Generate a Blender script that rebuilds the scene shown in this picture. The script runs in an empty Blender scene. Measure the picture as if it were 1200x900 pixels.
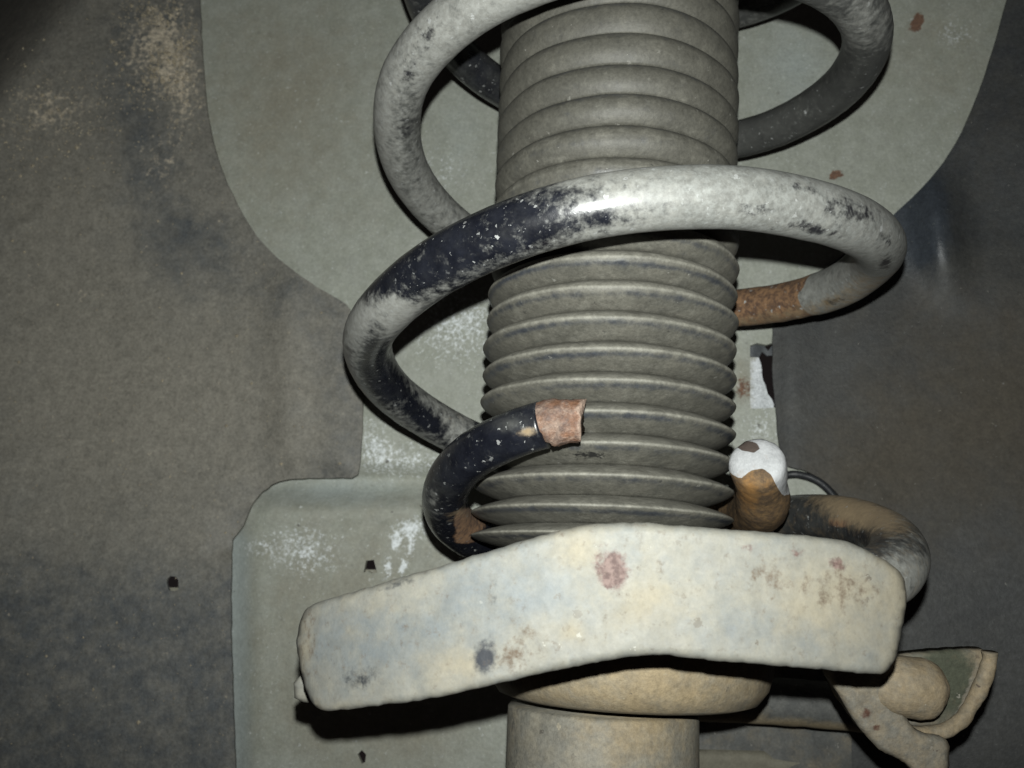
import bpy, math, random
import numpy as np
from mathutils import Vector, Matrix, noise
from mathutils.geometry import delaunay_2d_cdt
random.seed(5); np.random.seed(5)
scn = bpy.context.scene
COL = scn.collection

# ------------------------------------------------------------------ camera
FPX = 1050.0                      # focal length in photo pixels (1200 wide)
TH, YAW, ROLL = math.radians(13.0), math.radians(-6.18), math.radians(2.45)
CAM = np.array([0.0, -0.235, 0.0])
FW = np.array([math.sin(YAW)*math.cos(TH), math.cos(YAW)*math.cos(TH), math.sin(TH)])
R0 = np.array([math.cos(YAW), -math.sin(YAW), 0.0]); U0 = np.cross(R0, FW)
RT = math.cos(ROLL)*R0 + math.sin(ROLL)*U0
UP = math.cos(ROLL)*U0 - math.sin(ROLL)*R0
cd = bpy.data.cameras.new('camera'); cam = bpy.data.objects.new('camera', cd); COL.objects.link(cam)
cam.matrix_world = Matrix(((RT[0], UP[0], -FW[0], CAM[0]), (RT[1], UP[1], -FW[1], CAM[1]),
                           (RT[2], UP[2], -FW[2], CAM[2]), (0, 0, 0, 1)))
cd.sensor_width = 36.0; cd.lens = 36.0*FPX/1200.0
cd.clip_start = 0.002; cd.clip_end = 20.0
cd.dof.use_dof = True; cd.dof.focus_distance = 0.195; cd.dof.aperture_fstop = 34.0
scn.camera = cam

# ------------------------------------------------------------------ light: the phone's own flash, just above the lens
w = bpy.data.worlds.new('World'); scn.world = w; w.use_nodes = True
w.node_tree.nodes['Background'].inputs[0].default_value = (0.55, 0.45, 0.45, 1)
w.node_tree.nodes['Background'].inputs[1].default_value = 0.018
ld = bpy.data.lights.new('camera_flash', 'SPOT'); lo = bpy.data.objects.new('camera_flash', ld); COL.objects.link(lo)
lp = CAM + UP*0.0125 + RT*0.0005 - FW*0.002
aim = (FW + RT*-0.01 + UP*0.17)
lo.location = lp; lo.rotation_euler = Vector(-aim).to_track_quat('Z', 'Y').to_euler()
ld.energy = 5.5; ld.color = (0.97, 1.0, 0.965); ld.shadow_soft_size = 0.0014
ld.spot_size = math.radians(118); ld.spot_blend = 1.0

scn.view_settings.view_transform = 'Standard'; scn.view_settings.look = 'None'
scn.view_settings.gamma = 1.0; scn.view_settings.exposure = 0.0
scn.view_settings.use_curve_mapping = False

# ------------------------------------------------------------------ helpers: pixels to points
def ray(x, y): return FW + (x-600)/FPX*RT - (y-450)/FPX*UP
def P(x, y, depth): return CAM + ray(x, y)*depth
def PY(x, y, Y):
    d = ray(x, y); return CAM + d*((Y-CAM[1])/d[1])
def proj(p):
    d = np.asarray(p) - CAM; z = d@FW
    return 600+FPX*(d@RT)/z, 450-FPX*(d@UP)/z, z
def sm(a, b, v):
    t = min(1.0, max(0.0, (v-a)/(b-a))) if a != b else float(v > a)
    return t*t*(3-2*t)
def n3(x, y, z, s): return noise.noise(Vector((x*s, y*s, z*s)))
def blob(x, y, cx, cy, rx, ry=None, rot=0.0):
    """soft 1..0 stain round a spot of the surface"""
    ry = ry or rx; c, s = math.cos(rot), math.sin(rot)
    dx, dy = x-cx, y-cy
    u, v = (dx*c+dy*s)/rx, (-dx*s+dy*c)/ry
    return max(0.0, 1.0-math.sqrt(u*u+v*v))

# ------------------------------------------------------------------ materials
def mat(name, base, base2, layers=(), rough=0.6, spec=0.35, mott=(0.12, 5), bump=(0.35, 1.6), specks=None, grain=0.25, gs=1.1):
    """base/base2 mottled by noise; layers: (attribute, colour, noise scale per mm, noise amp, softness, rough)
    an attribute is a stain field stored on the mesh, its edge broken up by noise."""
    m = bpy.data.materials.new(name); m.use_nodes = True
    nt = m.node_tree; N = nt.nodes; L = nt.links
    bs = N['Principled BSDF']; bs.inputs['Specular IOR Level'].default_value = spec
    tc = N.new('ShaderNodeTexCoord'); mp = N.new('ShaderNodeMapping'); mp.inputs['Scale'].default_value = (1000,)*3
    L.new(tc.outputs['Object'], mp.inputs['Vector'])
    def nz(scale, detail=5, rough_=0.6, off=0.0):
        n = N.new('ShaderNodeTexNoise'); n.inputs['Scale'].default_value = scale
        n.inputs['Detail'].default_value = detail; n.inputs['Roughness'].default_value = rough_
        if off:
            a = N.new('ShaderNodeVectorMath'); a.operation = 'ADD'; a.inputs[1].default_value = (off, off*.7, off*1.3)
            L.new(mp.outputs[0], a.inputs[0]); L.new(a.outputs[0], n.inputs['Vector'])
        else: L.new(mp.outputs[0], n.inputs['Vector'])
        return n.outputs['Fac']
    def math_(op, a, b=None, c=None):
        n = N.new('ShaderNodeMath'); n.operation = op
        for i, v in enumerate((a, b, c)):
            if v is None: continue
            if hasattr(v, 'links') or hasattr(v, 'is_output'): L.new(v, n.inputs[i])
            else: n.inputs[i].default_value = v
        return n.outputs[0]
    def ramp(v, a, b):
        n = N.new('ShaderNodeMapRange'); n.interpolation_type = 'SMOOTHSTEP'
        n.inputs['From Min'].default_value = a; n.inputs['From Max'].default_value = b
        L.new(v, n.inputs['Value']); return n.outputs[0]
    def mix(f, a, b, blend='MIX'):
        n = N.new('ShaderNodeMix'); n.data_type = 'RGBA'; n.blend_type = blend
        for s, v in ((n.inputs[0], f), (n.inputs[6], a), (n.inputs[7], b)):
            if isinstance(v, (int, float)): s.default_value = v
            elif isinstance(v, tuple): s.default_value = (*v, 1) if len(v) == 3 else v
            else: L.new(v, s)
        return n.outputs[2]
    col = mix(ramp(nz(mott[0], mott[1], 0.65), 0.33, 0.67), base, base2)
    rg = math_('MULTIPLY_ADD', nz(0.5, 2, off=9.0), 0.25, rough-0.12)
    hgt = math_('MULTIPLY', nz(bump[1], 3, 0.7), bump[0])
    for k, ly in enumerate(layers):
        an, c, sc, amp, soft, r2 = ly[:6]; c2 = ly[6] if len(ly) > 6 else None
        at = N.new('ShaderNodeAttribute'); at.attribute_name = an
        v = math_('MULTIPLY_ADD', math_('SUBTRACT', nz(sc, 5, 0.68, off=17.0*(k+1)), 0.5), amp, at.outputs['Fac'])
        f = ramp(v, 0.5-soft, 0.5+soft)
        cc = mix(ramp(nz(sc*1.7, 3, 0.7, off=31.0*(k+1)), 0.35, 0.65), c, c2) if c2 else c
        col = mix(f, col, cc)
        n = N.new('ShaderNodeMix'); n.data_type = 'FLOAT'; L.new(f, n.inputs[0]); L.new(rg, n.inputs[2]); n.inputs[3].default_value = r2
        rg = n.outputs[0]
    if specks:
        wn = N.new('ShaderNodeTexNoise'); wn.inputs['Scale'].default_value = 1.6; wn.inputs['Detail'].default_value = 1.0; L.new(mp.outputs[0], wn.inputs['Vector'])
        wv = N.new('ShaderNodeVectorMath'); wv.operation = 'MULTIPLY_ADD'; L.new(wn.outputs['Color'], wv.inputs[0]); wv.inputs[1].default_value = (1.5,)*3; L.new(mp.outputs[0], wv.inputs[2])
        for (sc, th, c, am) in specks:
            vo = N.new('ShaderNodeTexVoronoi'); vo.inputs['Scale'].default_value = sc; L.new(wv.outputs[0], vo.inputs['Vector'])
            cl = N.new('ShaderNodeSeparateColor'); L.new(vo.outputs['Color'], cl.inputs[0])
            rad = math_('MULTIPLY', math_('POWER', cl.outputs[0], 6.0), th)
            f = math_('MULTIPLY', math_('LESS_THAN', vo.outputs['Distance'], rad), math_('MULTIPLY', cl.outputs[1], am))
            col = mix(f, col, c)
    # fine grain of dust
    g = math_('MULTIPLY_ADD', math_('SUBTRACT', nz(gs, 3, 0.85, off=5.0), 0.5), grain*3.6, 1.0)
    g = math_('MULTIPLY', g, math_('MULTIPLY_ADD', math_('SUBTRACT', nz(gs*.3, 3, 0.7, off=3.0), 0.5), grain*2.0, 1.0))
    hv = N.new('ShaderNodeVectorMath'); hv.operation = 'SCALE'; L.new(col, hv.inputs[0]); L.new(g, hv.inputs['Scale'])
    L.new(hv.outputs[0], bs.inputs['Base Color']); L.new(rg, bs.inputs['Roughness'])
    bp = N.new('ShaderNodeBump'); bp.inputs['Strength'].default_value = 0.55; bp.inputs['Distance'].default_value = 0.0006
    L.new(hgt, bp.inputs['Height']); L.new(bp.outputs[0], bs.inputs['Normal'])
    return m

M_PANEL = mat('grey_green_body_paint', (0.228, 0.238, 0.203), (0.262, 0.272, 0.24),
    [('dust', (0.195, 0.186, 0.147), 0.12, 0.9, 0.45, .75), ('cool', (0.29, 0.32, 0.307), 0.15, .5, .4, .5), ('white', (0.56, 0.59, 0.60), 0.8, 2.2, 0.3, .55),
     ('rust', (0.15, 0.085, 0.055), 0.9, .8, 0.1, .85, (0.09, 0.055, 0.04))],
    rough=.55, spec=.3, specks=[(0.42, .26, (0.5, 0.52, 0.5), .8), (0.28, .2, (0.07, 0.065, 0.06), .9)], grain=.2, bump=(.3, 1.0), gs=.8)
M_LINER = mat('dusty_black_plastic', (0.112, 0.109, 0.097), (0.137, 0.131, 0.114),
    [('dark', (0.056, 0.062, 0.067), 0.16, 1.6, 0.45, .5), ('brown', (0.152, 0.142, 0.119), 0.1, 1.0, 0.5, .8),
     ('mud', (0.25, 0.224, 0.176), 0.4, 2.6, 0.28, .9, (0.4, 0.345, 0.265))],
    rough=.58, spec=.35, specks=[(0.5, .17, (0.32, 0.3, 0.26), .8), (0.5, .2, (0.04, 0.042, 0.044), .6)], grain=.4, bump=(.45, .9), mott=(.1, 7), gs=.75)
M_LINER2 = mat('dark_blue_grey_plastic', (0.02976, 0.031, 0.031), (0.03844, 0.03906, 0.0372),
    [('brown', (0.05084, 0.04402, 0.03348), 0.08, .9, 0.45, .8), ('bare', (0.03, 0.035, 0.042), 0.2, .5, 0.3, .36)],
    rough=.6, spec=.35, specks=[(0.55, .17, (0.186, 0.1798, 0.155), .85), (0.8, .2, (0.124, 0.124, 0.1178), .8)], grain=.34, bump=(.45, .9), mott=(.1, 7), gs=.75)
M_COIL = mat('chipped_black_spring_paint', (0.004, 0.0045, 0.007), (0.009, 0.010, 0.014),
    [('film', (0.056, 0.057, 0.053), 0.22, .8, 0.5, .45), ('dust', (0.185, 0.187, 0.174), 0.4, 1.45, 0.3, .55, (0.15, 0.15, 0.137)),
     ('chalk', (0.165, 0.17, 0.16), 0.4, 1.7, .35, .58, (0.11, 0.111, 0.102)), ('scuff', (0.014, 0.014, 0.016), 0.5, 2.0, .3, .4),
     ('rust', (0.165, 0.092, 0.045), 0.3, .35, .06, .85, (0.058, 0.031, 0.018)), ('tan', (0.17, 0.125, 0.072), 0.4, 1., .3, .85)],
    rough=.25, spec=.5, specks=[(0.55, .34, (0.25, 0.255, 0.25), .95), (1.0, .34, (0.22, 0.225, 0.22), .9)], grain=.2, bump=(.12, .7), gs=.8)
M_BOOT = mat('dusty_rubber', (0.07, 0.068, 0.057), (0.092, 0.088, 0.073),
    [('upper_dim', (0.056, 0.054, 0.045), 0.2, 1.0, .4, .6), ('bare', (0.033, 0.036, 0.041), 0.3, 1.7, .45, .3), ('dust', (0.155, 0.15, 0.127), 0.3, 1.5, .45, .65), ('black', (0.014, 0.014, 0.013), 0.7, 2.0, .2, .6)],
    rough=.58, spec=.35, specks=[(0.4, .22, (0.2, 0.195, 0.175), .85), (0.45, .22, (0.022, 0.022, 0.022), .8)], grain=.34, bump=(.3, .8), gs=1.0)
M_SEAT = mat('mud_caked_steel', (0.146, 0.141, 0.119), (0.128, 0.127, 0.113),
    [('blue', (0.096, 0.107, 0.111), 0.16, 1.5, .5, .6), ('cream', (0.165, 0.148, 0.11), 0.18, 1.4, .5, .75), ('dark', (0.014, 0.016, 0.02), 0.45, 1.5, .3, .55),
     ('red', (0.055, 0.033, 0.029), 0.5, 1.7, .25, .7, (0.115, 0.08, 0.07)), ('pit', (0.07, 0.052, 0.036), .6, 1.8, .28, .8)],
    rough=.62, spec=.3, specks=[(0.3, .24, (0.075, 0.064, 0.05), .75), (0.35, .2, (0.26, 0.255, 0.23), .7)], grain=.15, bump=(.2, .5), mott=(.3, 7), gs=.8)
M_TUBE = mat('dirty_damper_paint', (0.125, 0.12, 0.102), (0.155, 0.142, 0.112),
    [('tan', (0.192, 0.15, 0.09), 0.16, 1.6, .5, .7), ('dark', (0.03, 0.032, 0.035), 0.5, 1.6, .3, .6)],
    rough=.62, spec=.3, specks=[(0.35, .24, (0.26, 0.23, 0.17), .8), (0.4, .24, (0.04, 0.035, 0.03), .8)], grain=.34, gs=.8, mott=(.2, 6))
M_BRACKET = mat('mud_coated_bracket', (0.168, 0.143, 0.104), (0.125, 0.118, 0.1),
    [('olive', (0.052, 0.056, 0.039), 0.15, .6, .3, .8), ('red', (0.062, 0.03, 0.02), .5, 1.5, .25, .8), ('cream', (0.195, 0.152, 0.095), .3, 1.4, .45, .8)],
    rough=.7, spec=.25, specks=[(0.45, .26, (0.05, 0.036, 0.03), .8), (0.4, .2, (0.3, 0.28, 0.24), .8)], grain=.3, bump=(.7, .6), gs=.9, mott=(.3, 6))
M_FRACT = mat('rusty_fracture', (0.112, 0.056, 0.032), (0.088, 0.062, 0.052),
    [('white', (0.185, 0.135, 0.105), .4, 2.0, .3, .8)], rough=.7, spec=.3, specks=[(0.6, .3, (0.04, 0.024, 0.018), .8), (0.5, .25, (0.25, 0.21, 0.18), .8)], grain=.45, bump=(1.3, .7), mott=(.35, 5))
M_WHITE = mat('white_fracture', (0.30, 0.305, 0.31), (0.26, 0.265, 0.27), [('brown', (0.13, 0.082, 0.04), .3, .3, .05, .8, (0.062, 0.042, 0.026)), ('orange', (0.185, 0.098, 0.034), .35, 1.7, .35, .85), ('rust', (0.05, 0.038, 0.032), .5, .35, .06, .9)],
    rough=.75, spec=.2, grain=.2, bump=(.5, .8), gs=.9)
M_SILVER = mat('bare_silver_metal', (0.5, 0.52, 0.54), (0.36, 0.38, 0.39), [('dust', (0.28, 0.28, 0.25), .5, 1.5, .25, .7)], rough=.45, spec=.5, specks=[(0.9, .3, (0.75, 0.77, 0.8), .9)], grain=.35, bump=(.9, 1.2))
M_DARK = mat('dark_plastic', (0.05, 0.055, 0.06), (0.075, 0.08, 0.085), rough=.5, grain=.2)
M_CABLE = mat('black_cable_rubber', (0.012, 0.013, 0.015), (0.025, 0.026, 0.028), rough=.45, grain=.2)
M_ARM = mat('grimy_steel_arm', (0.06, 0.062, 0.06), (0.095, 0.095, 0.088),
    [('tan', (0.2, 0.16, 0.1), .15, 1.1, .35, .8)], rough=.65, specks=[(0.6, .25, (0.3, 0.29, 0.26), .8)], grain=.3)
M_LEDGE = mat('dusty_ledge_paint', (0.14, 0.13, 0.1), (0.17, 0.16, 0.125), rough=.75, specks=[(0.6, .22, (0.3, 0.28, 0.24), .8)], grain=.2)
M_DIRT = mat('dry_dirt', (0.2, 0.175, 0.13), (0.3, 0.26, 0.19), rough=.95, spec=.1, grain=.3)

# ------------------------------------------------------------------ object helpers
def mesh_obj(name, verts, faces, material, parent=None, attrs=None, smooth=True, loc=None):
    me = bpy.data.meshes.new(name)
    verts = [tuple(map(float, v)) for v in verts]
    me.from_pydata(verts, [], faces); me.update()
    if smooth: me.polygons.foreach_set('use_smooth', [True]*len(me.polygons))
    for k, vals in (attrs or {}).items():
        a = me.attributes.new(k, 'FLOAT', 'POINT'); a.data.foreach_set('value', [float(v) for v in vals])
    me.materials.append(material)
    o = bpy.data.objects.new(name, me); COL.objects.link(o)
    if parent is not None:
        o.parent = parent
        if parent.type == 'EMPTY': o.matrix_parent_inverse = Matrix.Translation(parent.location).inverted()
    return o
def thing(name, loc, label, cat, group=None):
    o = bpy.data.objects.new(name, None); COL.objects.link(o); o.location = tuple(map(float, loc)); o.empty_display_size = .02
    return tag(o, label, cat, group)
def tag(o, label, cat, group=None):
    o['label'] = label; o['category'] = cat
    if group: o['group'] = group
    return o

def resample(poly, step, closed=True):
    out = []; n = len(poly)
    for i in range(n if closed else n-1):
        a, b = poly[i], poly[(i+1) % n]
        k = max(1, int(math.hypot(b[0]-a[0], b[1]-a[1])/step))
        out += [(a[0]+(b[0]-a[0])*j/k, a[1]+(b[1]-a[1])*j/k) for j in range(k)]
    if not closed: out.append(poly[-1])
    return out
def smooth_poly(pts, sub=6, closed=True):
    """Catmull-Rom through traced points"""
    out = []; n = len(pts); A = [np.array(p, float) for p in pts]
    for i in range(n if closed else n-1):
        g = (lambda k: A[k % n]) if closed else (lambda k: A[min(max(k, 0), n-1)])
        p0, p1, p2, p3 = g(i-1), g(i), g(i+1), g(i+2)
        for j in range(sub):
            t = j/sub
            out.append(.5*((2*p1)+(-p0+p2)*t+(2*p0-5*p1+4*p2-p3)*t*t+(-p0+3*p1-3*p2+p3)*t**3))
    if not closed: out.append(A[-1])
    return out
def inside(x, y, poly):
    X, Y = poly[:, 0], poly[:, 1]; X2, Y2 = np.roll(X, -1), np.roll(Y, -1)
    r = np.zeros(x.shape, bool)
    for a, b, c, d in zip(X, Y, X2, Y2):
        if b == d: continue
        r ^= ((b > y) != (d > y)) & (x < (c-a)*(y-b)/(d-b)+a)
    return r
def edge_dist(x, y, loops):
    best = np.full(x.shape, 1e9)
    for poly in loops:
        for i in range(len(poly)):
            a, b = np.array(poly[i]), np.array(poly[(i+1) % len(poly)]); ab = b-a; l = ab@ab
            if l < 1e-12: continue
            t = np.clip(((x-a[0])*ab[0]+(y-a[1])*ab[1])/l, 0, 1)
            best = np.minimum(best, np.hypot(x-a[0]-t*ab[0], y-a[1]-t*ab[1]))
    return best
def slab(name, outline, surf, thick, material, parent=None, step=6, bevel=0.0, fields=None, holes=(), back=None, lump=0.0, lump_s=200, jag=0.0):
    """a solid plate: traced outline laid on the surface surf(x,y)->point, given thickness behind and a rolled edge"""
    ol = resample([tuple(p) for p in outline], step)
    if jag: ol = [(x+jag*n3(x, y, 1, .09)+jag*.7*n3(x, y, 5, .3), y+jag*n3(x, y, 9, .09)+jag*.7*n3(x, y, 3, .3)) for x, y in ol]
    hl = [resample([tuple(p) for p in h], min(step, 3)) for h in holes]
    loops = [ol]+hl
    A = np.array(ol); x0, y0 = A.min(0); x1, y1 = A.max(0)
    gx, gy = np.meshgrid(np.arange(x0+step/2, x1, step), np.arange(y0+step/2, y1, step))
    gx = gx.ravel(); gy = gy.ravel()
    ok = inside(gx, gy, A)
    for h in hl: ok &= ~inside(gx, gy, np.array(h))
    gx, gy = gx[ok], gy[ok]
    d = edge_dist(gx, gy, loops); k = d > step*.45; gx, gy = gx[k], gy[k]
    pts = []; polys = []
    for lp_ in loops:
        polys.append(list(range(len(pts), len(pts)+len(lp_)))); pts += lp_
    if bevel:   # extra rows inside the rolled edge
        pass
    nb = len(pts)
    pts += list(zip(gx.tolist(), gy.tolist()))
    edges = [(p[i], p[(i+1) % len(p)]) for p in polys for i in range(len(p))]
    v2, e2, f2, _, _, _ = delaunay_2d_cdt([Vector(p) for p in pts], edges, [], 1 if not hl else 0, 1e-6)
    V2 = np.array([tuple(v) for v in v2])
    if hl:
        cen = np.array([V2[list(f)].mean(0) for f in f2])
        okf = inside(cen[:, 0], cen[:, 1], A)
        for h in hl: okf &= ~inside(cen[:, 0], cen[:, 1], np.array(h))
        f2 = [f for f, o_ in zip(f2, okf) if o_]
    D = edge_dist(V2[:, 0], V2[:, 1], loops)
    P3 = []
    for (x, y), e in zip(V2, D):
        p = np.array(surf(x, y)); dep = (p-CAM)@FW
        em = e/FPX*dep
        off = 0.0
        if bevel and em < bevel: off = bevel-math.sqrt(max(0, bevel**2-(bevel-em)**2))
        if lump: off += lump*(n3(*p, lump_s)+.5*n3(*p, lump_s*2.3))*min(1, em/.002+.4)
        dr = ray(x, y); P3.append(p+dr/np.linalg.norm(dr)*off)
    nv = len(P3)
    # orient toward the camera
    faces = []
    for f in f2:
        a, b, c = (np.array(P3[i]) for i in f[:3])
        faces.append(list(f) if np.cross(b-a, c-a)@(CAM-a) > 0 else list(f)[::-1])
    used = {}
    for f in faces:
        for i in range(len(f)):
            a, b = f[i], f[(i+1) % len(f)]; used[(a, b)] = 1
    bd = [e for e in used if (e[1], e[0]) not in used]
    bi = {}
    allv = list(P3)
    px = [tuple(v) for v in V2]
    dirv = np.array(back if back is not None else (0, 1, 0), float)
    for a, b in bd:
        for q in (a, b):
            if q not in bi:
                bi[q] = len(allv); allv.append(np.array(P3[q])+dirv*thick); px.append(px[q])
    for a, b in bd: faces.append([b, a, bi[a], bi[b]])
    # closed back of the plate
    bmap = {}
    for f in list(faces[:len(f2)]):
        g = []
        for i in f:
            if i in bi: g.append(bi[i])
            else:
                if i not in bmap:
                    bmap[i] = len(allv); allv.append(np.array(P3[i])+dirv*thick); px.append(px[i])
                g.append(bmap[i])
        faces.append(g[::-1])
    at = {k: [fn(x, y) for x, y in px] for k, fn in (fields or {}).items()}
    o = mesh_obj(name, allv, faces, material, parent, at)
    sharp = o.data.attributes.new('sharp_edge', 'BOOLEAN', 'EDGE') if not bevel else None
    if sharp:
        bs = set(tuple(sorted(e)) for e in bd) | set(tuple(sorted((bi[a], bi[b]))) for a, b in bd)
        sharp.data.foreach_set('value', [tuple(sorted(e.vertices)) in bs for e in o.data.edges])
    return o

def tube(name, path, rad, material, parent=None, seg=40, fields=None, cap=True, end_fn=None, lump=0.0, lump_s=300):
    """swept wire; fields(t, ang, px, py, facing) -> stain values; ang 0 faces the camera side"""
    path = [np.array(p, float) for p in path]; n = len(path)
    verts = []; faces = []; att = {k: [] for k in (fields or {})}
    T = [path[min(i+1, n-1)]-path[max(i-1, 0)] for i in range(n)]; T = [t/np.linalg.norm(t) for t in T]
    ref = np.array([0, 0, 1.0]); u = ref-T[0]*(ref@T[0]); u /= np.linalg.norm(u)
    for i, p in enumerate(path):
        u = u-T[i]*(u@T[i]); u /= np.linalg.norm(u); v = np.cross(T[i], u)
        r = rad(i/(n-1)) if callable(rad) else rad
        for j in range(seg):
            a = 2*math.pi*j/seg; nrm = math.cos(a)*u+math.sin(a)*v
            q = p+nrm*r
            if end_fn: q = end_fn(i, n, q, p, T[i], nrm, r)
            if lump: q = q+nrm*lump*(n3(*q, lump_s)+.6*n3(*q, lump_s*2.7))
            verts.append(q)
            if fields:
                x, y, z = proj(q)
                for k, fn in fields.items(): att[k].append(fn(i/(n-1), nrm, x, y))
    for i in range(n-1):
        for j in range(seg):
            a, b = i*seg+j, i*seg+(j+1) % seg
            faces.append([a, b, b+seg, a+seg])
    if cap:
        for i, rev in ((0, True), (n-1, False)):
            c = len(verts); verts.append(np.mean(verts[i*seg:(i+1)*seg], axis=0))
            for k in att: att[k].append(att[k][i*seg])
            for j in range(seg):
                f = [i*seg+j, i*seg+(j+1) % seg, c]; faces.append(f if not rev else f[::-1])
    return mesh_obj(name, verts, faces, material, parent, att)
def lathe(name, prof, material, parent=None, seg=96, cx=0., cy=0., fields=None, lump=0., lump_s=200, tilt=(0, 0)):
    verts = []; faces = []; att = {k: [] for k in (fields or {})}
    for (r, z, *u) in prof:
        for j in range(seg):
            a = 2*math.pi*j/seg
            rr = r+(lump*n3(r*math.cos(a), r*math.sin(a), z, lump_s) if lump else 0)
            q = np.array([cx+rr*math.sin(a)+tilt[0]*z, cy-rr*math.cos(a)+tilt[1]*z, z]); verts.append(q)
            if fields:
                x, y, dz = proj(q)
                for k, fn in fields.items(): att[k].append(fn(x, y, a, *u))
    for i in range(len(prof)-1):
        for j in range(seg):
            a, b = i*seg+j, i*seg+(j+1) % seg
            faces.append([a, b, b+seg, a+seg])
    return mesh_obj(name, verts, faces, material, parent, att)

# ================================================================== the setting: body panel behind the strut
YP = 0.100
HZ = PY(700, 450, YP)
def panel_bump(x, y):
    b = 0.0
    # flange rolling away at the lower left border and along the top of the lower field
    b += 0.006*sm(304, 266, x)*sm(585, 640, y)
    b += 0.008*sm(600, 562, y)*sm(600, 540, x)*sm(545, 560, y)
    # soft pressed swage between the upper and the lower field
    b -= 0.0022*math.exp(-((y-(603-.03*(x-300)))/13)**2)*sm(640, 540, x)*sm(280, 320, x)
    # small pressed pad behind the coil
    e = max(abs(x-436)/22, abs(y-512)/36); b -= 0.0013*sm(1.08, .9, e)
    b += 0.0006*n3(x, y, 0, .006)
    b -= 0.0012*sm(.8, .2, math.hypot((x-540)/9, (y-137)/9))*.6
    return b
def panel_surf(x, y): return PY(x, y, YP+panel_bump(x, y))
def f_white(x, y):
    v = .62*blob(x, y, 355, 645, 60, 42)+.95*blob(x, y, 482, 618, 34, 15)+.8*blob(x, y, 480, 640, 9, 26, .1)+.5*blob(x, y, 300, 640, 30, 12)
    v += 1.3*max(blob(x, y, 463, 634, 4.5, 22, -.22), blob(x, y, 472, 664, 5, 18, -.35), blob(x, y, 456, 662, 4, 18, .15))
    v += .55*blob(x, y, 540, 380, 90, 70)+.55*blob(x, y, 440, 520, 26, 44)+.5*blob(x, y, 480, 540, 90, 30)+.42*blob(x, y, 890, 505, 30, 40)
    v += .45*blob(x, y, 1118, 40, 30, 25)+.3*blob(x, y, 520, 200, 40, 40)
    return .86*v
pf = {'white': f_white,
      'dust': lambda x, y: .75*blob(x, y, 330, 120, 190, 260)+.75*blob(x, y, 420, 740, 240, 260)+.5*blob(x, y, 1100, 60, 130, 140)+.4*blob(x, y, 460, 850, 200, 80)+.8*blob(x, y, 870, 440, 20, 50),
      'cool': lambda x, y: .9*sm(310, 272, x)*sm(600, 640, y)+.6*blob(x, y, 930, 80, 90, 130)+.4*blob(x, y, 540, 160, 60, 120)+.75*blob(x, y, 400, 575, 140, 30),
      'rust': lambda x, y: max(1.6*blob(x, y, 1075, 26, 11, 17, .3), 1.3*blob(x, y, 1070, 35, 6, 5), 1.7*blob(x, y, 980, 204, 11, 9, -.5), .75*blob(x, y, 872, 455, 24, 34), 1.2*blob(x, y, 345, 104, 2.5), 1.2*blob(x, y, 1131, 62, 2.5))}
pout = [(225, -240), (1330, -240), (1330, 1090), (225, 1090)]
hole1 = [(429, 657), (438, 656), (442, 671), (436, 672), (431, 669), (426, 671)]
hole2 = [(419, 884), (424, 879), (429, 884), (428, 893), (424, 895)]
slot = [(879, 405), (887, 402), (898, 404), (912, 400), (914, 476), (904, 478), (879, 479)]
body = slab('body_panel', pout, panel_surf, 0.002, M_PANEL, step=9, fields=pf, holes=[hole1, hole2, slot])
body['kind'] = 'structure'
seam = slab('seam_plate', [(858, 481), (908, 481), (908, 560), (858, 560)], lambda x, y: PY(x, y, YP-.0016), .0014, M_PANEL, body, step=5,
            fields={k: v for k, v in pf.items()})

# metal behind the two drilled holes
for bx0, bx1, by0, by1, yy in ((405, 470, 667, 720, YP+.010), (170, 240, 688, 730, YP+.006)):
    slab('backing_plate', [(bx0, by0), (bx1, by0+1), (bx1, by1), (bx0, by1)], lambda x, y, yy=yy: PY(x, y, yy), .002, M_PANEL, body, step=8, fields={'dust': lambda x, y: .9})
# what shows in the slot
ms = slab('metal_strip', [(872, 416), (888, 416), (892, 428), (894, 446), (899, 458), (907, 474), (907, 492), (872, 492)], lambda x, y: PY(x, y, YP+.004), .0012, M_SILVER, step=3,
          fields={'dust': lambda x, y: .6*sm(892, 876, x)+.5*sm(430, 410, y)}, jag=1.2)
tag(ms, 'bright silver bare metal strip showing in the slot beside the pleated boot', 'metal strip')
cl = slab('plastic_clip', [(874, 400), (884, 399), (893, 402), (900, 411), (905, 404), (910, 404), (908, 416), (899, 417), (893, 412), (890, 418), (874, 418)],
          lambda x, y: PY(x, y, YP+.0028-.0008*math.sin((x-874)*.2)), .001, M_DARK, step=3, jag=.6)
tag(cl, 'small dark grey plastic clip at the top of the slot above the silver metal', 'clip')

# ------------------------------------------------------------------ fender liners (dusty plastic)
YL = 0.0945
def linerL_y(x, y):
    s = max(0., (330-x)/430)
    b = YL-.020*s**1.6
    q = (x+.75*y)
    b += .10*sm(110, -70, q)**1.5  # upper-left corner bent back so the flash leaves it dark
    # lip rolling back along the stepped lower corner
    r = math.hypot((x-352), (y-642))
    b += 0.0038*sm(118, 74, r)*sm(660, 640, y)*sm(420, 380, x)
    b += 0.0028*sm(525, 560, y)*sm(350, 390, x)*sm(640, 560, y)*(1-sm(395, 425, x))
    b += 0.0028*sm(395, 425, x)*sm(330, 420, y)
    # shallow vertical swage
    b -= 0.0034*math.exp(-((x-338)/24)**2)*sm(270, 350, y)*sm(590, 500, y)
    # faint pressed ring
    b -= 0.0007*math.exp(-((math.hypot(x-2, y-215)-55)/5)**2)
    b -= 0.0006*math.exp(-((math.hypot(x-175, y-690)-36)/8)**2)*sm(150, 120, x+20)
    b += 0.0012*n3(x, y, 2, .008)
    return b
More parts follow.
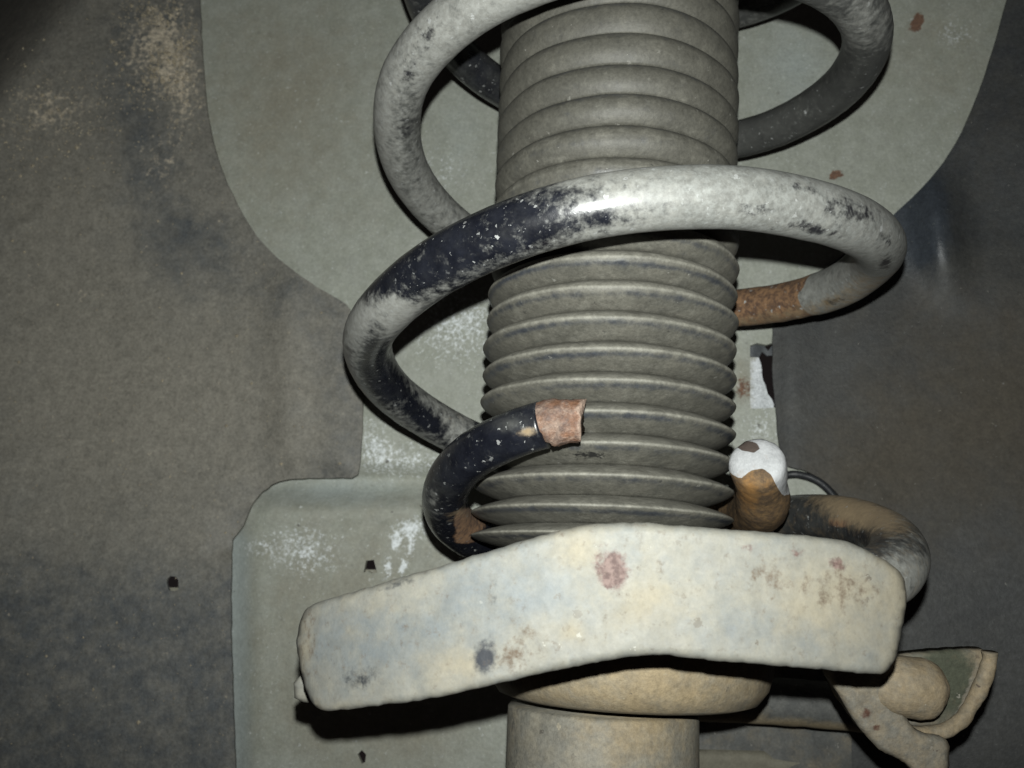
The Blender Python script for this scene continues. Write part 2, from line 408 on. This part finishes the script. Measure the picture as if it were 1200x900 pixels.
outL = smooth_poly([(232, -240), (232, -60), (234, 0), (238, 80), (246, 150), (266, 215), (300, 275), (345, 318), (405, 356)], 5, False) + \
       smooth_poly([(418, 372), (424, 420), (425, 480), (422, 540), (419, 556)], 4, False) + \
       smooth_poly([(412, 560), (370, 560), (332, 563), (310, 574), (295, 592), (285, 615), (272, 633)], 5, False) + \
       [(270, 700), (272, 800), (278, 960), (280, 1090), (-240, 1090), (-240, -240)]
holeL = [(195, 683), (196, 678), (200, 675), (206, 676), (209, 680), (209, 691), (204, 693), (198, 692)]
lfl = {'dark': lambda x, y: 1.1*blob(x, y, 165, 175, 60, 190, -.2)+.95*blob(x, y, 225, 300, 80, 80)+.6*blob(x, y, 330, 350, 90, 60)+.6*blob(x, y, 200, 20, 90, 60)+.75*blob(x, y, 400, 430, 50, 120)+.54*sm(610, 710, y+25*n3(x, y, 4, .02))+.7*blob(x, y, 395, 545, 50, 60)+.6*blob(x, y, 290, 600, 40, 60)+.5*sm(60, -20, x+y*.6),  # last term paints the shade of the upper-left corner
       'brown': lambda x, y: .75*blob(x, y, 150, 470, 330, 200)+.5*blob(x, y, 60, 250, 160, 200)-.4*sm(640, 740, y)+.3,
       'mud': lambda x, y: .78*blob(x, y, 185, 50, 60, 85, .3)+.62*blob(x, y, 215, 110, 40, 70)+.55*blob(x, y, 60, 130, 90, 50)+.4*blob(x, y, 190, 190, 40, 50)+.35*blob(x, y, 100, 345, 40, 12)-.08}
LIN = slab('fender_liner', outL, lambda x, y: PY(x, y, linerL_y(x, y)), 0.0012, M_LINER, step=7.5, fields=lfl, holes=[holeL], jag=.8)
tag(LIN, 'brown-grey dusty plastic fender liner with a small round hole and stepped lower edge', 'fender liner')

def linerR_y(x, y):
    b = YL-.018*max(0., (x-950)/350)**1.6
    b -= .0085*math.exp(-((x-1098-.15*(y-250))/27)**2)*sm(380, 275, y)*sm(180, 255, y)
    b += .0026*sm(930, 905, x)*sm(330, 400, y)
    b += .0012*n3(x, y, 7, .009)
    return b
outR = smooth_poly([(1240, -240), (1196, -60), (1180, 0), (1160, 70), (1134, 140), (1098, 200), (1046, 252), (985, 300), (930, 350), (906, 378)], 5, False) + \
       smooth_poly([(905, 400), (906, 440), (910, 490), (913, 520), (922, 545), (945, 552), (968, 566), (986, 586), (1000, 640), (1002, 720), (998, 850), (1000, 960), (1000, 1090)], 5, False) + [(1440, 1090), (1440, -240)]
LIR = slab('fender_liner', outR, lambda x, y: PY(x, y, linerR_y(x, y)), .0012, M_LINER2, step=7.5, jag=.8,
           fields={'brown': lambda x, y: .95*blob(x, y, 1180, 480, 260, 230)+.55*blob(x, y, 1000, 560, 180, 130)+.3*blob(x, y, 1180, 150, 120, 120),
                   'bare': lambda x, y: .95*blob(x, y, 1078, 262, 44, 90)+.3*blob(x, y, 1078, 262, 20, 60)+.35*sm(380, 250, y)})
tag(LIR, 'dark blue-grey plastic fender liner browning with dust behind the torn bracket', 'fender liner')

# dirt crumbs caked on the liner beside its curved edge
cv, cf = [], []
def crumb(p, r):
    b = len(cv)
    for k in range(6):
        d = [(1, 0, 0), (-1, 0, 0), (0, 1, 0), (0, -1, 0), (0, 0, 1), (0, 0, -1)][k]
        cv.append(np.array(p)+np.array(d)*r*random.uniform(.55, 1.25))
    for f in ((0, 2, 4), (2, 1, 4), (1, 3, 4), (3, 0, 4), (2, 0, 5), (1, 2, 5), (3, 1, 5), (0, 3, 5)): cf.append([b+i for i in f])
for k in range(2400):
    if k < 1500: x, y = random.gauss(190, 26), random.gauss(55, 42); x += .12*(y-50)
    elif k < 1900: x, y = random.gauss(70, 55), random.gauss(140, 40)
    else: x, y = random.uniform(0, 400), random.uniform(0, 880)
    if not inside(np.array([x+4]), np.array([y]), np.array(outL))[0]: continue
    if n3(x, y, 3, .035) < -.05 and k < 1500: continue
    r = random.uniform(.00022, .00055)*(1.0 if random.random() < .9 else 2.1)*(.75 if k >= 1900 else 1)
    crumb(PY(x, y, linerL_y(x, y)-r*.3), r)
dirt = mesh_obj('dirt_crumbs', cv, cf, M_DIRT, LIN, smooth=False); dirt['kind'] = 'stuff'

# black cable below the liner edge
cab = tube('cable', [PY(x, y, yy) for x, y, yy in [tuple(p) for p in smooth_poly([(900, 566, .096), (925, 556, .091), (945, 558, .0905), (962, 566, .0905), (976, 580, .091), (985, 600, .092), (990, 640, .094), (992, 700, .096)], 6, False)]],
           .0013, M_CABLE, seg=14)
tag(cab, 'thin black cable curving along the liner edge beside the white broken spring end', 'cable')

# steering arm and ledge low behind the strut
arm_pts = smooth_poly([(700, 815, .290), (800, 817, .288), (860, 819, .286), (930, 823, .284), (1000, 829, .283), (1060, 836, .282)], 6, False)
def arm_flat(i, n, q, p, T, nrm, r): return p+nrm*r*(1.0 if abs(nrm[2]) > .01 else 1.)
arm = tube('steering_arm', [P(*p) for p in arm_pts], lambda t: .0072, M_ARM, seg=32,
           fields={'tan': lambda t, n, x, y: .75*sm(-.3, -.95, n[2])+.5*blob(x, y, 870, 830, 50, 20)}, lump=.0003)
tag(arm, 'grimy dark steel arm running behind the strut toward the mud-coated bracket', 'steering arm')
led = slab('frame_ledge', [(790, 884), (800, 879), (895, 880), (905, 886), (956, 888), (962, 900), (966, 960), (790, 960)], lambda x, y: P(x, y, .300), .02, M_LEDGE, step=6, bevel=.002)
tag(led, 'pale dusty painted ledge low beside the damper tube under the steering arm', 'ledge')

sp = slab('subframe_plate', [(700, 776), (1004, 780), (1006, 960), (700, 960)], lambda x, y: PY(x, y, YP-.006), .003, M_ARM, step=8, fields={'tan': lambda x, y: .25}, jag=1.)
tag(sp, 'scuffed dark grey metal plate low behind the steering arm', 'plate')
# ================================================================== the strut
ST = thing('strut', (0, 0, -.075), 'dirty tan strut with mud-caked pale spring seat and hooked bracket', 'strut')
lathe('damper_tube', [(.0225, -.140), (.0229, -.100), (.0231, -.06), (.0234, -.040), (.0234, -.0275), (.0228, -.0268), (.010, -.0266), (.010, .16)], M_TUBE, ST, cx=.0005,
      fields={'tan': lambda x, y, a: .7*blob(x, y, 740, 860, 90, 90)+.35*blob(x, y, 790, 830, 40, 60)+.4*blob(x, y, 700, 890, 60, 30), 'dark': lambda x, y, a: .62*blob(x, y, 603, 860, 18, 60)+.3*blob(x, y, 660, 835, 40, 15)})
lathe('collar', [(.020, -.0248), (.0285, -.0246), (.0315, -.0236), (.0338, -.0205), (.0350, -.0165), (.0352, -.013), (.0352, -.008)], M_TUBE, ST, cx=.0062, cy=-.002,
      fields={'tan': lambda x, y, a: .55+.4*blob(x, y, 760, 800, 120, 40), 'dark': lambda x, y, a: .4*blob(x, y, 600, 800, 30, 40)}, lump=.0002)
pan = lathe('spring_seat', [(.020, -.0072), (.034, -.0076), (.045, -.0068), (.052, -.0062), (.0575, -.0052), (.060, -.002), (.0612, -.002), (.0612, -.0068), (.052, -.0092), (.034, -.0105), (.020, -.0105)], M_SEAT, ST, cy=-.003)
def rim_y(X): return -.0790+.0150*(abs(X-.002)/.056)**2.4
def rim_surf(x, y):
    d = ray(x, y); Y = -.07
    for _ in range(8):
        p = CAM+d*((Y-CAM[1])/d[1]); Y = rim_y(p[0])
    return CAM+d*((Y-CAM[1])/d[1])
rim_out = smooth_poly([(350, 735), (358, 716), (378, 704), (430, 689), (500, 668), (560, 650), (620, 632), (668, 619), (710, 613), (760, 613), (810, 617), (870, 622), (940, 627),
                       (985, 633), (1020, 647), (1048, 664), (1060, 682), (1062, 705), (1057, 735), (1051, 768), (1040, 785), (1022, 790), (970, 785), (900, 779), (830, 773), (785, 768), (752, 768),
                       (715, 773), (660, 784), (590, 799), (520, 816), (450, 826), (400, 832), (376, 831), (363, 820), (354, 790), (348, 760)], 5)
sf = {'blue': lambda x, y: .62*blob(x, y, 420, 760, 110, 70)+.6*blob(x, y, 610, 680, 130, 60)+.45*blob(x, y, 560, 740, 120, 60)+.5*blob(x, y, 860, 735, 90, 40)+.3*blob(x, y, 960, 740, 60, 40)+.3*blob(x, y, 780, 660, 60, 40)+.18,
      'cream': lambda x, y: .55*blob(x, y, 355, 760, 18, 70)+.55*blob(x, y, 540, 785, 60, 40)+.7*blob(x, y, 680, 645, 50, 40)+.55*blob(x, y, 760, 700, 90, 50)+.75*blob(x, y, 980, 700, 110, 80)+.5*blob(x, y, 670, 740, 30, 25)+.5*sm(1020, 1060, x)+.35*blob(x, y, 390, 828, 60, 15)+.12,
      'dark': lambda x, y: 1.35*blob(x, y, 568, 772, 21, 26)+.5*blob(x, y, 575, 745, 14, 14)+.75*blob(x, y, 425, 795, 34, 20)+.5*blob(x, y, 470, 683, 45, 9, -.3)+.35*blob(x, y, 575, 690, 12, 40)+.3*blob(x, y, 880, 760, 30, 8),
      'red': lambda x, y: 1.25*blob(x, y, 717, 668, 30, 40, -.35)+1.0*blob(x, y, 982, 661, 18, 11, .3)+.65*blob(x, y, 880, 642, 16, 10)+.6*blob(x, y, 935, 648, 16, 9),
      'pit': lambda x, y: .14+.4*blob(x, y, 990, 690, 60, 36)+.34*blob(x, y, 900, 680, 50, 24)+.55*blob(x, y, 602, 770, 28, 24, -.5)+.35*blob(x, y, 620, 740, 20, 14)+.25*blob(x, y, 360, 745, 15, 60)}
slab('rim', rim_out, rim_surf, .0075, M_SEAT, pan, step=5, bevel=.0014, fields=sf, lump=.00022, lump_s=200, jag=1.4)
slab('tab', [(344, 800), (352, 792), (372, 800), (372, 824), (356, 823), (345, 818)], lambda x, y: P(x, y, .188), .006, M_SEAT, pan, step=4, bevel=.001)
rear = [(P(470, 668, .165)), (P(560, 642, .16))]

# bracket hooked under the seat
bf = {'olive': lambda x, y: 1.0*blob(x, y, 1105, 798, 70, 70)*1.4*(1 if 1020 < x < 1148-.4*(y-770) else 0), 'red': lambda x, y: 0, 'cream': lambda x, y: .7*sm(1120, 1160, x)}
br = slab('hose_bracket', smooth_poly([(1010, 772), (1055, 768), (1110, 763), (1150, 762), (1158, 768), (1156, 782), (1140, 820), (1122, 842), (1095, 852), (1060, 850), (1020, 830), (1000, 800)], 4),
          lambda x, y: P(x, y, .206), .003, M_BRACKET, ST, step=4, bevel=.0008, fields=bf, back=FW, jag=.8)
tube('lip', [P(*p) for p in smooth_poly([(1159, 764, .2005), (1158, 780, .2005), (1148, 806, .2003), (1136, 830, .200), (1122, 847, .1995), (1100, 858, .199), (1078, 861, .1985), (1060, 858, .199)], 6, False)], .0017, M_BRACKET, br, seg=20,
     fields={'cream': lambda t, n, x, y: .6, 'red': lambda t, n, x, y: .8*blob(x, y, 1146, 822, 6, 6)}, lump=.0004, lump_s=250)
slab('lobe', smooth_poly([(968, 782), (1000, 770), (1034, 766), (1050, 778), (1056, 810), (1062, 840), (1078, 858), (1110, 868), (1112, 900), (1108, 935), (1085, 920), (1060, 894), (1030, 878), (1005, 850), (988, 822)], 4),
     lambda x, y: P(x, y, .1945), .004, M_BRACKET, br, step=4, bevel=.0018,
     fields={'red': lambda x, y: max(1.1*blob(x, y, 1016, 836, 9, 12, .3), .95*blob(x, y, 1040, 811, 9, 5), 1.0*blob(x, y, 1027, 853, 8, 6)), 'cream': lambda x, y: .5*blob(x, y, 1070, 800, 60, 50)+.3*blob(x, y, 1060, 890, 60, 40)}, back=FW, lump=.0004, jag=1.2)
bp_ = [P(*p) for p in smooth_poly([(1000, 800, .212), (1025, 801, .203), (1048, 803, .1985), (1070, 806, .1985), (1084, 808, .1995), (1098, 811, .2005)], 6, False)]
tube('boss', bp_, lambda t: .0067*(math.sqrt(max(.0005, 1-max(0, (t-.66)/.34)**2.4)) if t > .66 else 1-.12*(1-t/.66)), M_BRACKET, br, seg=32,
     fields={'cream': lambda t, n, x, y: .45+.3*t}, lump=.0003)

# ================================================================== pleated dust boot round the strut
creases = [-200, -166, -132, -97, -62, -27, 8, 43, 78, 112, 147, 183, 219, 254, 289, 323, 358, 394, 430, 466, 503, 540, 577, 611, 640]
def boot_z(y):
    d = ray(713, y); t = (-.031-CAM[1])/d[1]; return float((CAM+d*t)[2])
zc = [boot_z(y) for y in creases]
BT = thing('dust_boot', (0, 0, zc[-1]), 'grey dusty rubber bellows boot with stacked pleats around the damper rod', 'dust boot')
nP = len(zc)-1
BY = [-50, 50, 200, 330, 400, 470, 540, 600, 660]; BL = [591, 587, 581, 574, 568, 563, 557, 553, 550]; BR = [866, 866, 865, 865, 863, 862, 861, 860, 860]
for k in range(nP):
    z1, z0 = zc[k], zc[k+1]                    # top, bottom crease
    g = k/(nP-1)
    dep = .0016+.0068*sm(.25, 1.0, g)
    cxk, R = 0.0, .0335
    for _ in range(12):
        ring = [proj(np.array([cxk+R*math.sin(a), -R*math.cos(a), (z0+z1)/2])) for a in np.linspace(-2.2, 2.2, 90)]
        lo_, hi_ = min(ring), max(ring)
        eL = np.interp(lo_[1], BY, BL)-lo_[0]; eR = np.interp(hi_[1], BY, BR)-hi_[0]
        cxk += (eL+eR)/2*.23/FPX; R += (eR-eL)/2*.23/FPX
    pw = 2.3-.75*sm(.4, 1.0, g)
    prof = []
    for i in range(25):
        u = i/24                               # 0 bottom .. 1 top
        c_ = .50+.10*(1-g)
        v = (u-c_)/(1-c_) if u > c_ else (c_-u)/c_
        r = R-dep*(v**pw)
        # thin proud bead along the widest line of the lower pleats
        r += .00018*math.exp(-((u-.55)/.05)**2)*sm(.35, .6, g)
        prof.append((r, z0+(z1-z0)*u, u))
    prof = [(prof[0][0]-.0012, prof[0][1], 0)]+prof+[(prof[-1][0]-.0012, prof[-1][1], 1)]
    ph = random.uniform(0, 100); amp = random.uniform(.7, 1.1)
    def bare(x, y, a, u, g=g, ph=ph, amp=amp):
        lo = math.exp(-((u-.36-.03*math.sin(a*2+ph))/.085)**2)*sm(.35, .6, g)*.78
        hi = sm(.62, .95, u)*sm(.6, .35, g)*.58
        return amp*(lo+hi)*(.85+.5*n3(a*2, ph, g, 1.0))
    fl = {'bare': bare, 'upper_dim': lambda x, y, a, u, g=g, ph=ph: .62*sm(.62, .4, g)+.2*n3(a*3, ph, 4, 1.),  # upper pleats painted darker to hold down the flash on them
          'dust': lambda x, y, a, u, g=g, ph=ph: .62*sm(.42, .52, u)*sm(.35, .6, g)+.22*sm(.35, .1, u)*sm(.3, .6, g)+.15*n3(a*3, ph, 0, 1.),  # dust, plus a painted light band where upper faces catch the flash
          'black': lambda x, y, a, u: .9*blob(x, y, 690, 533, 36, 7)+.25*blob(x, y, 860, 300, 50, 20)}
    # slightly uneven stacking of the pleats
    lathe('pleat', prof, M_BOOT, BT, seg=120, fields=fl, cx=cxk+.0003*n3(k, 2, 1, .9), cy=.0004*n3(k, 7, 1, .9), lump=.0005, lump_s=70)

# ================================================================== the coil spring, broken at its lower end
HEL = (6.7275e-02, 2.07e-03, -8.03e-04, 7.5416e-02, 6.0697e-02, 1.80e-02, 3.64e-02)
def hel(phi):
    Rr, ox, oy, z0, pit, tx, ty = HEL
    z = z0+pit*phi/(2*math.pi)
    return np.array([ox+tx*z+Rr*math.sin(phi), oy+ty*z-Rr*math.cos(phi), z])
trace = [(-128, 518, 503), (-113, 480, 472), (-95, 440, 440), (-78, 432, 400), (-47, 480, 340), (-28, 560, 288), (-12, 650, 250), (2, 750, 235), (17, 850, 230), (35, 950, 246), (54, 1010, 273), (79, 1027, 292),
         (103, 1000, 328), (120, 950, 347), (143, 870, 361), (242, 518, 257), (253, 500, 230), (274, 475, 180), (292, 464, 130), (306, 480, 80), (323, 530, 22), (418, 1010, 8), (432, 1012, 40), (463, 985, 100),
         (485, 930, 142), (503, 868, 163), (587, 580, 98), (596, 555, 80), (863, 876, 8)]
tp = np.radians([t[0] for t in trace]); cx_, cy_ = [], []
for (a, x, y) in trace:
    X, Y, z = proj(hel(math.radians(a))); cx_.append(x-X); cy_.append(y-Y)
cx_, cy_ = np.array(cx_), np.array(cy_)
def corr(phi):
    wts = np.exp(-((tp-phi)/math.radians(16))**2)+1e-4*np.exp(-np.abs(tp-phi))
    return (wts@cx_)/wts.sum(), (wts@cy_)/wts.sum()
path = []
for a in np.arange(-128, 905, 4.0):
    p = hel(math.radians(a)); dx, dy = corr(math.radians(a)); z = proj(p)[2]
    path.append(p+(dx/FPX*z)*RT-(dy/FPX*z)*UP)
first = path[0]
tail = [P(*p) for p in ((888, 545, .2095), (892, 566, .2165), (894, 586, .226), (888, 598, .240), (868, 600, .262), (820, 588, .282), (750, 575, .293), (660, 556, .297), (585, 530, .293))]
fx, fy, fz = proj(first)
path = [np.array(p) for p in smooth_poly(tail+path[::6]+[path[-1]], 8, False)]
keys = [proj(p) for p in path]
nP_ = len(path)
s_break = 8*5/(nP_-1)
CS = thing('coil_spring', (0, 0, .0), 'large black suspension coil spring, chalky with dust, snapped at its lower end', 'coil spring')
def front(p): return (np.asarray(p)-CAM)@FW
# which run of the wire a point belongs to is read from its height along the path (t)
def tt(i): return i/(nP_-1)
iF = min(range(nP_), key=lambda i: math.hypot(keys[i][0]-750, keys[i][1]-235)+(0 if keys[i][2] < .2 else 999))
iL = min(range(nP_), key=lambda i: math.hypot(keys[i][0]-432, keys[i][1]-400))
iR = min(range(nP_), key=lambda i: math.hypot(keys[i][0]-1027, keys[i][1]-292))
iB = min(range(nP_), key=lambda i: math.hypot(keys[i][0]-958, keys[i][1]-345)+(0 if keys[i][2] > .24 else 999))
iA = min(range(nP_), key=lambda i: math.hypot(keys[i][0]-464, keys[i][1]-130))
iA0 = min(range(nP_), key=lambda i: math.hypot(keys[i][0]-518, keys[i][1]-257)+(0 if keys[i][2] > .22 else 999))
tF, tL, tR, tB, tA, tA0 = map(tt, (iF, iL, iR, iB, iA, iA0))
def on(t, a, b, s=.004): return sm(a-s, a+s, t)*sm(b+s, b-s, t)
lowseg = lambda t: on(t, tt(60), tR+.004)
def c_dust(t, n, x, y):
    v = 0.0
    if t < tR+.01 and t > tt(50):
        v += .28*sm(600, 740, x)*(t > tL)+.27*sm(690, 800, x)*(t > tL)
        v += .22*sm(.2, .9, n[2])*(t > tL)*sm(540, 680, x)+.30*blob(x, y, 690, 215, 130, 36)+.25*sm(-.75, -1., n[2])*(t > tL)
        if y > 300 and x < 560:
            v += .75*blob(x, y, 424, 372, 44, 40)+.5*blob(x, y, 412, 410, 22, 60)+.55*blob(x, y, 462, 358, 34, 26)
            v += .45*sm(446, 466, x-.55*max(0, y-420)*1.3)*sm(330, 400, y)                 # dusty inner flank
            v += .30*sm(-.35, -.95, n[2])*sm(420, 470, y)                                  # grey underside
            v -= .55*max(blob(x, y, 436, 418, 17, 40, .1), blob(x, y, 452, 455, 22, 30, -.6), blob(x, y, 500, 492, 40, 14, .55))
        v += .13
    elif t >= tR+.01 and t < tA0: v += .75
    elif t >= tA0 and t < tt(iA+26): v += .60+.12*sm(300, 150, y)-.35*blob(x, y, 480, 150, 26, 90)
    else: v += .10*(x > 800)+.12*(y < 60)+.05+.35*blob(x, y, 1010, 30, 60, 50)
    return v
def c_film(t, n, x, y):
    if t > tA0: return .72 if x > 800 or t < tt(iA+26) else .3
    return .08
def c_scuff(t, n, x, y):
    v = 0
    if tA0 < t < tt(iA+26): v = max(.62*blob(x, y, 478, 85, 14, 40, .15), .62*blob(x, y, 475, 150, 20, 30), .5*blob(x, y, 500, 40, 25, 30))
    if tF < t < tB+.02: v = max(.8*blob(x, y, 1040, 281, 13, 10), .95*blob(x, y, 1038, 308, 16, 12, -.6), .85*blob(x, y, 975, 353, 26, 8, -.2), .85*blob(x, y, 955, 268, 44, 14, .25), .68*blob(x, y, 1000, 248, 56, 22, .3), .68*blob(x, y, 890, 245, 26, 12), .6*blob(x, y, 935, 220, 40, 10, .2))
    return v
cfld = {'dust': c_dust, 'film': c_film, 'scuff': c_scuff,
        'chalk': lambda t, n, x, y: (.28*sm(690, 770, x)+.38*sm(740, 820, x)-.14*sm(900, 1010, x)) if tL < t < tR else (.3 if tR <= t < tB else 0),
        'rust': lambda t, n, x, y: max(1.1*sm(tB-.0008, tB+.0008, t+.0016*n[2])*sm(tB+.035, tB+.03, t), 1.0*sm(tt(44), tt(30), t)*.9 if t < tt(44) else 0),
        'tan': lambda t, n, x, y: (.45*sm(-.2, -.9, n[2]) if tR < t < tB+.03 else (.62*blob(x, y, 870, 592, 26, 22) if t < .05 else .3*blob(x, y, 535, 490, 30, 20) if t < .2 else 0))}
WR = .00645
def up_rad(t):
    i = t*(nP_-1)
    r = WR if i > 45 else .0061
    if i < 14: r *= 1.0+.10*math.sin(i/14*math.pi*1.0+2.6)      # necked just behind the break
    return r
def rust_bump(i, n, q, p, T, nrm, r):
    t = i/(n-1)
    k = sm(tB-.0006, tB+.0008, t)*sm(tB+.035, tB+.03, t)
    return q-nrm*k*(.00025+.00035*n3(*q, 400)) if k > 0 else q
IB = 34
tube('wire', path[IB-2:], lambda t: up_rad((t*(nP_-1-IB+2)+IB-2)/(nP_-1)), M_COIL, CS, seg=40,
     fields={k: (lambda t, n, x, y, f=f: f((t*(nP_-1-IB+2)+IB-2)/(nP_-1), n, x, y)) for k, f in cfld.items()},
     end_fn=lambda i, n, q, p, T, nrm, r: rust_bump(i+IB-2, nP_, q, p, T, nrm, r), lump=.00008, lump_s=300)
# the pale broken face closing the lower end
T0 = path[0]-path[2]; T0 /= np.linalg.norm(T0)
ext = [path[0]+T0*d for d in (.0032, .0030, .0026, .0020, .0012)]
epath = ext+path[:IB]
ne = len(epath)
def e_rad(t):
    i = t*(ne-1)
    if i < 5: return .0066*(.05, .42, .66, .85, .96)[int(round(i))]
    k = i-5
    return .0066-.0009*math.exp(-((k-9)/4.)**2)*.7
def crescent(x, y): return y-np.interp(x, [850, 858, 868, 880, 894, 904, 911, 918, 926], [548, 556, 561, 551, 549, 556, 572, 581, 579])
tube('fracture_face', epath, e_rad, M_WHITE, CS, seg=40, lump=.00025, lump_s=420,
     fields={'brown': lambda t, n, x, y: .5+.12*crescent(x, y), 'rust': lambda t, n, x, y: 1.6*blob(x, y, 877, 523, 20, 9, .1),
             'orange': lambda t, n, x, y: .8*blob(x, y, 876, 580, 20, 36, -.2)+.35*blob(x, y, 895, 568, 28, 26)})

# ================================================================== the snapped-off lower coil lying in the seat
fp = [(681, 493, .1915), (662, 494, .192), (640, 497, .1925), (610, 506, .1945), (575, 521, .199), (545, 541, .207), (526, 566, .218), (522, 592, .231), (535, 616, .246), (570, 634, .262), (640, 640, .282), (720, 635, .292),
      (800, 625, .290), (870, 613, .280), (920, 607, .266), (965, 607, .248), (1010, 616, .228), (1043, 634, .209), (1052, 655, .193), (1035, 675, .180), (985, 690, .172), (900, 700, .1675), (800, 705, .165), (700, 712, .166)]
fpath = [P(*p) for p in smooth_poly(fp, 8, False)]
nf = len(fpath)
FR = thing('spring_fragment', (0, 0, -.005), 'snapped-off black coil piece resting in the spring seat with a rusty red end', 'spring piece')
def fr_end(i, n, q, p, T, nrm, r):
    return q-T*(.0016*n3(*(nrm*2), 1.0)+.0007*nrm[2]) if i < 2 else q
def fr_rust(t, n, x, y):
    if t < .10:   # slanting edge of the bare break
        return sm(612, 636, x-.25*(y-490)-18*sm(505, 530, y)) if x > 560 else 0
    if t < .5: return max(1.15*blob(x, y, 550, 612, 32, 30), .8*blob(x, y, 545, 630, 36, 20))
    return max(.75*blob(x, y, 985, 612, 40, 18), .45*blob(x, y, 1060, 612, 40, 18))
ff = {'dust': lambda t, n, x, y: (.06+.34*blob(x, y, 505, 590, 26, 40)+.2*sm(.6, 1, n[2])*sm(520, 560, x)) if t < .4 else (.36*sm(1010, 1060, x)+.35*sm(640, 665, y)+.05 if x > 900 else .2),
      'film': lambda t, n, x, y: .05+.3*blob(x, y, 515, 575, 26, 40)+.5*blob(x, y, 600, 496, 36, 16) if t < .4 else .5,
      'scuff': lambda t, n, x, y: 0 if t < .4 else max(1.05*blob(x, y, 1015, 630, 46, 16, .1), .9*blob(x, y, 1052, 622, 26, 12, .5), .8*blob(x, y, 960, 588, 30, 6)),
      'chalk': lambda t, n, x, y: 0 if t > .4 else .2*blob(x, y, 620, 505, 30, 12),
      'rust': lambda t, n, x, y: 0 if t < .1 else fr_rust(t, n, x, y),
      'tan': lambda t, n, x, y: (.95*blob(x, y, 617, 506, 20, 9, -.2) if t < .2 else .5*blob(x, y, 535, 600, 40, 20)) if t < .5 else .9*blob(x, y, 1010, 600, 75, 26, .3)+.25}
i_cut = 20
tube('wire', fpath[i_cut-3:], lambda t: .0052+.0013*sm(.0, .45, t), M_COIL, FR, seg=40, fields={k: (lambda t, n, x, y, f=f: f(.11 if t < .11 else t, n, x, y)) for k, f in ff.items()}, lump=.00008)
def chip_end(i, n, q, p, T, nrm, r):
    # jagged edge where the paint flaked off the break
    if i >= n-4: return q+T*(.0016*n3(*(nrm*1.7), 1.0)+.0030*nrm[2])*(i-(n-5))/4.-nrm*.00012*(i-(n-5))
    return fr_end(i, n, q, p, T, nrm, r)
tube('broken_end', fpath[:i_cut], lambda t: .0046+.0005*sm(0, .8, t), M_FRACT, FR, seg=40, fields={'white': lambda t, n, x, y: .35+.45*sm(.12, 0, t)}, end_fn=chip_end, lump=.0003, lump_s=600)
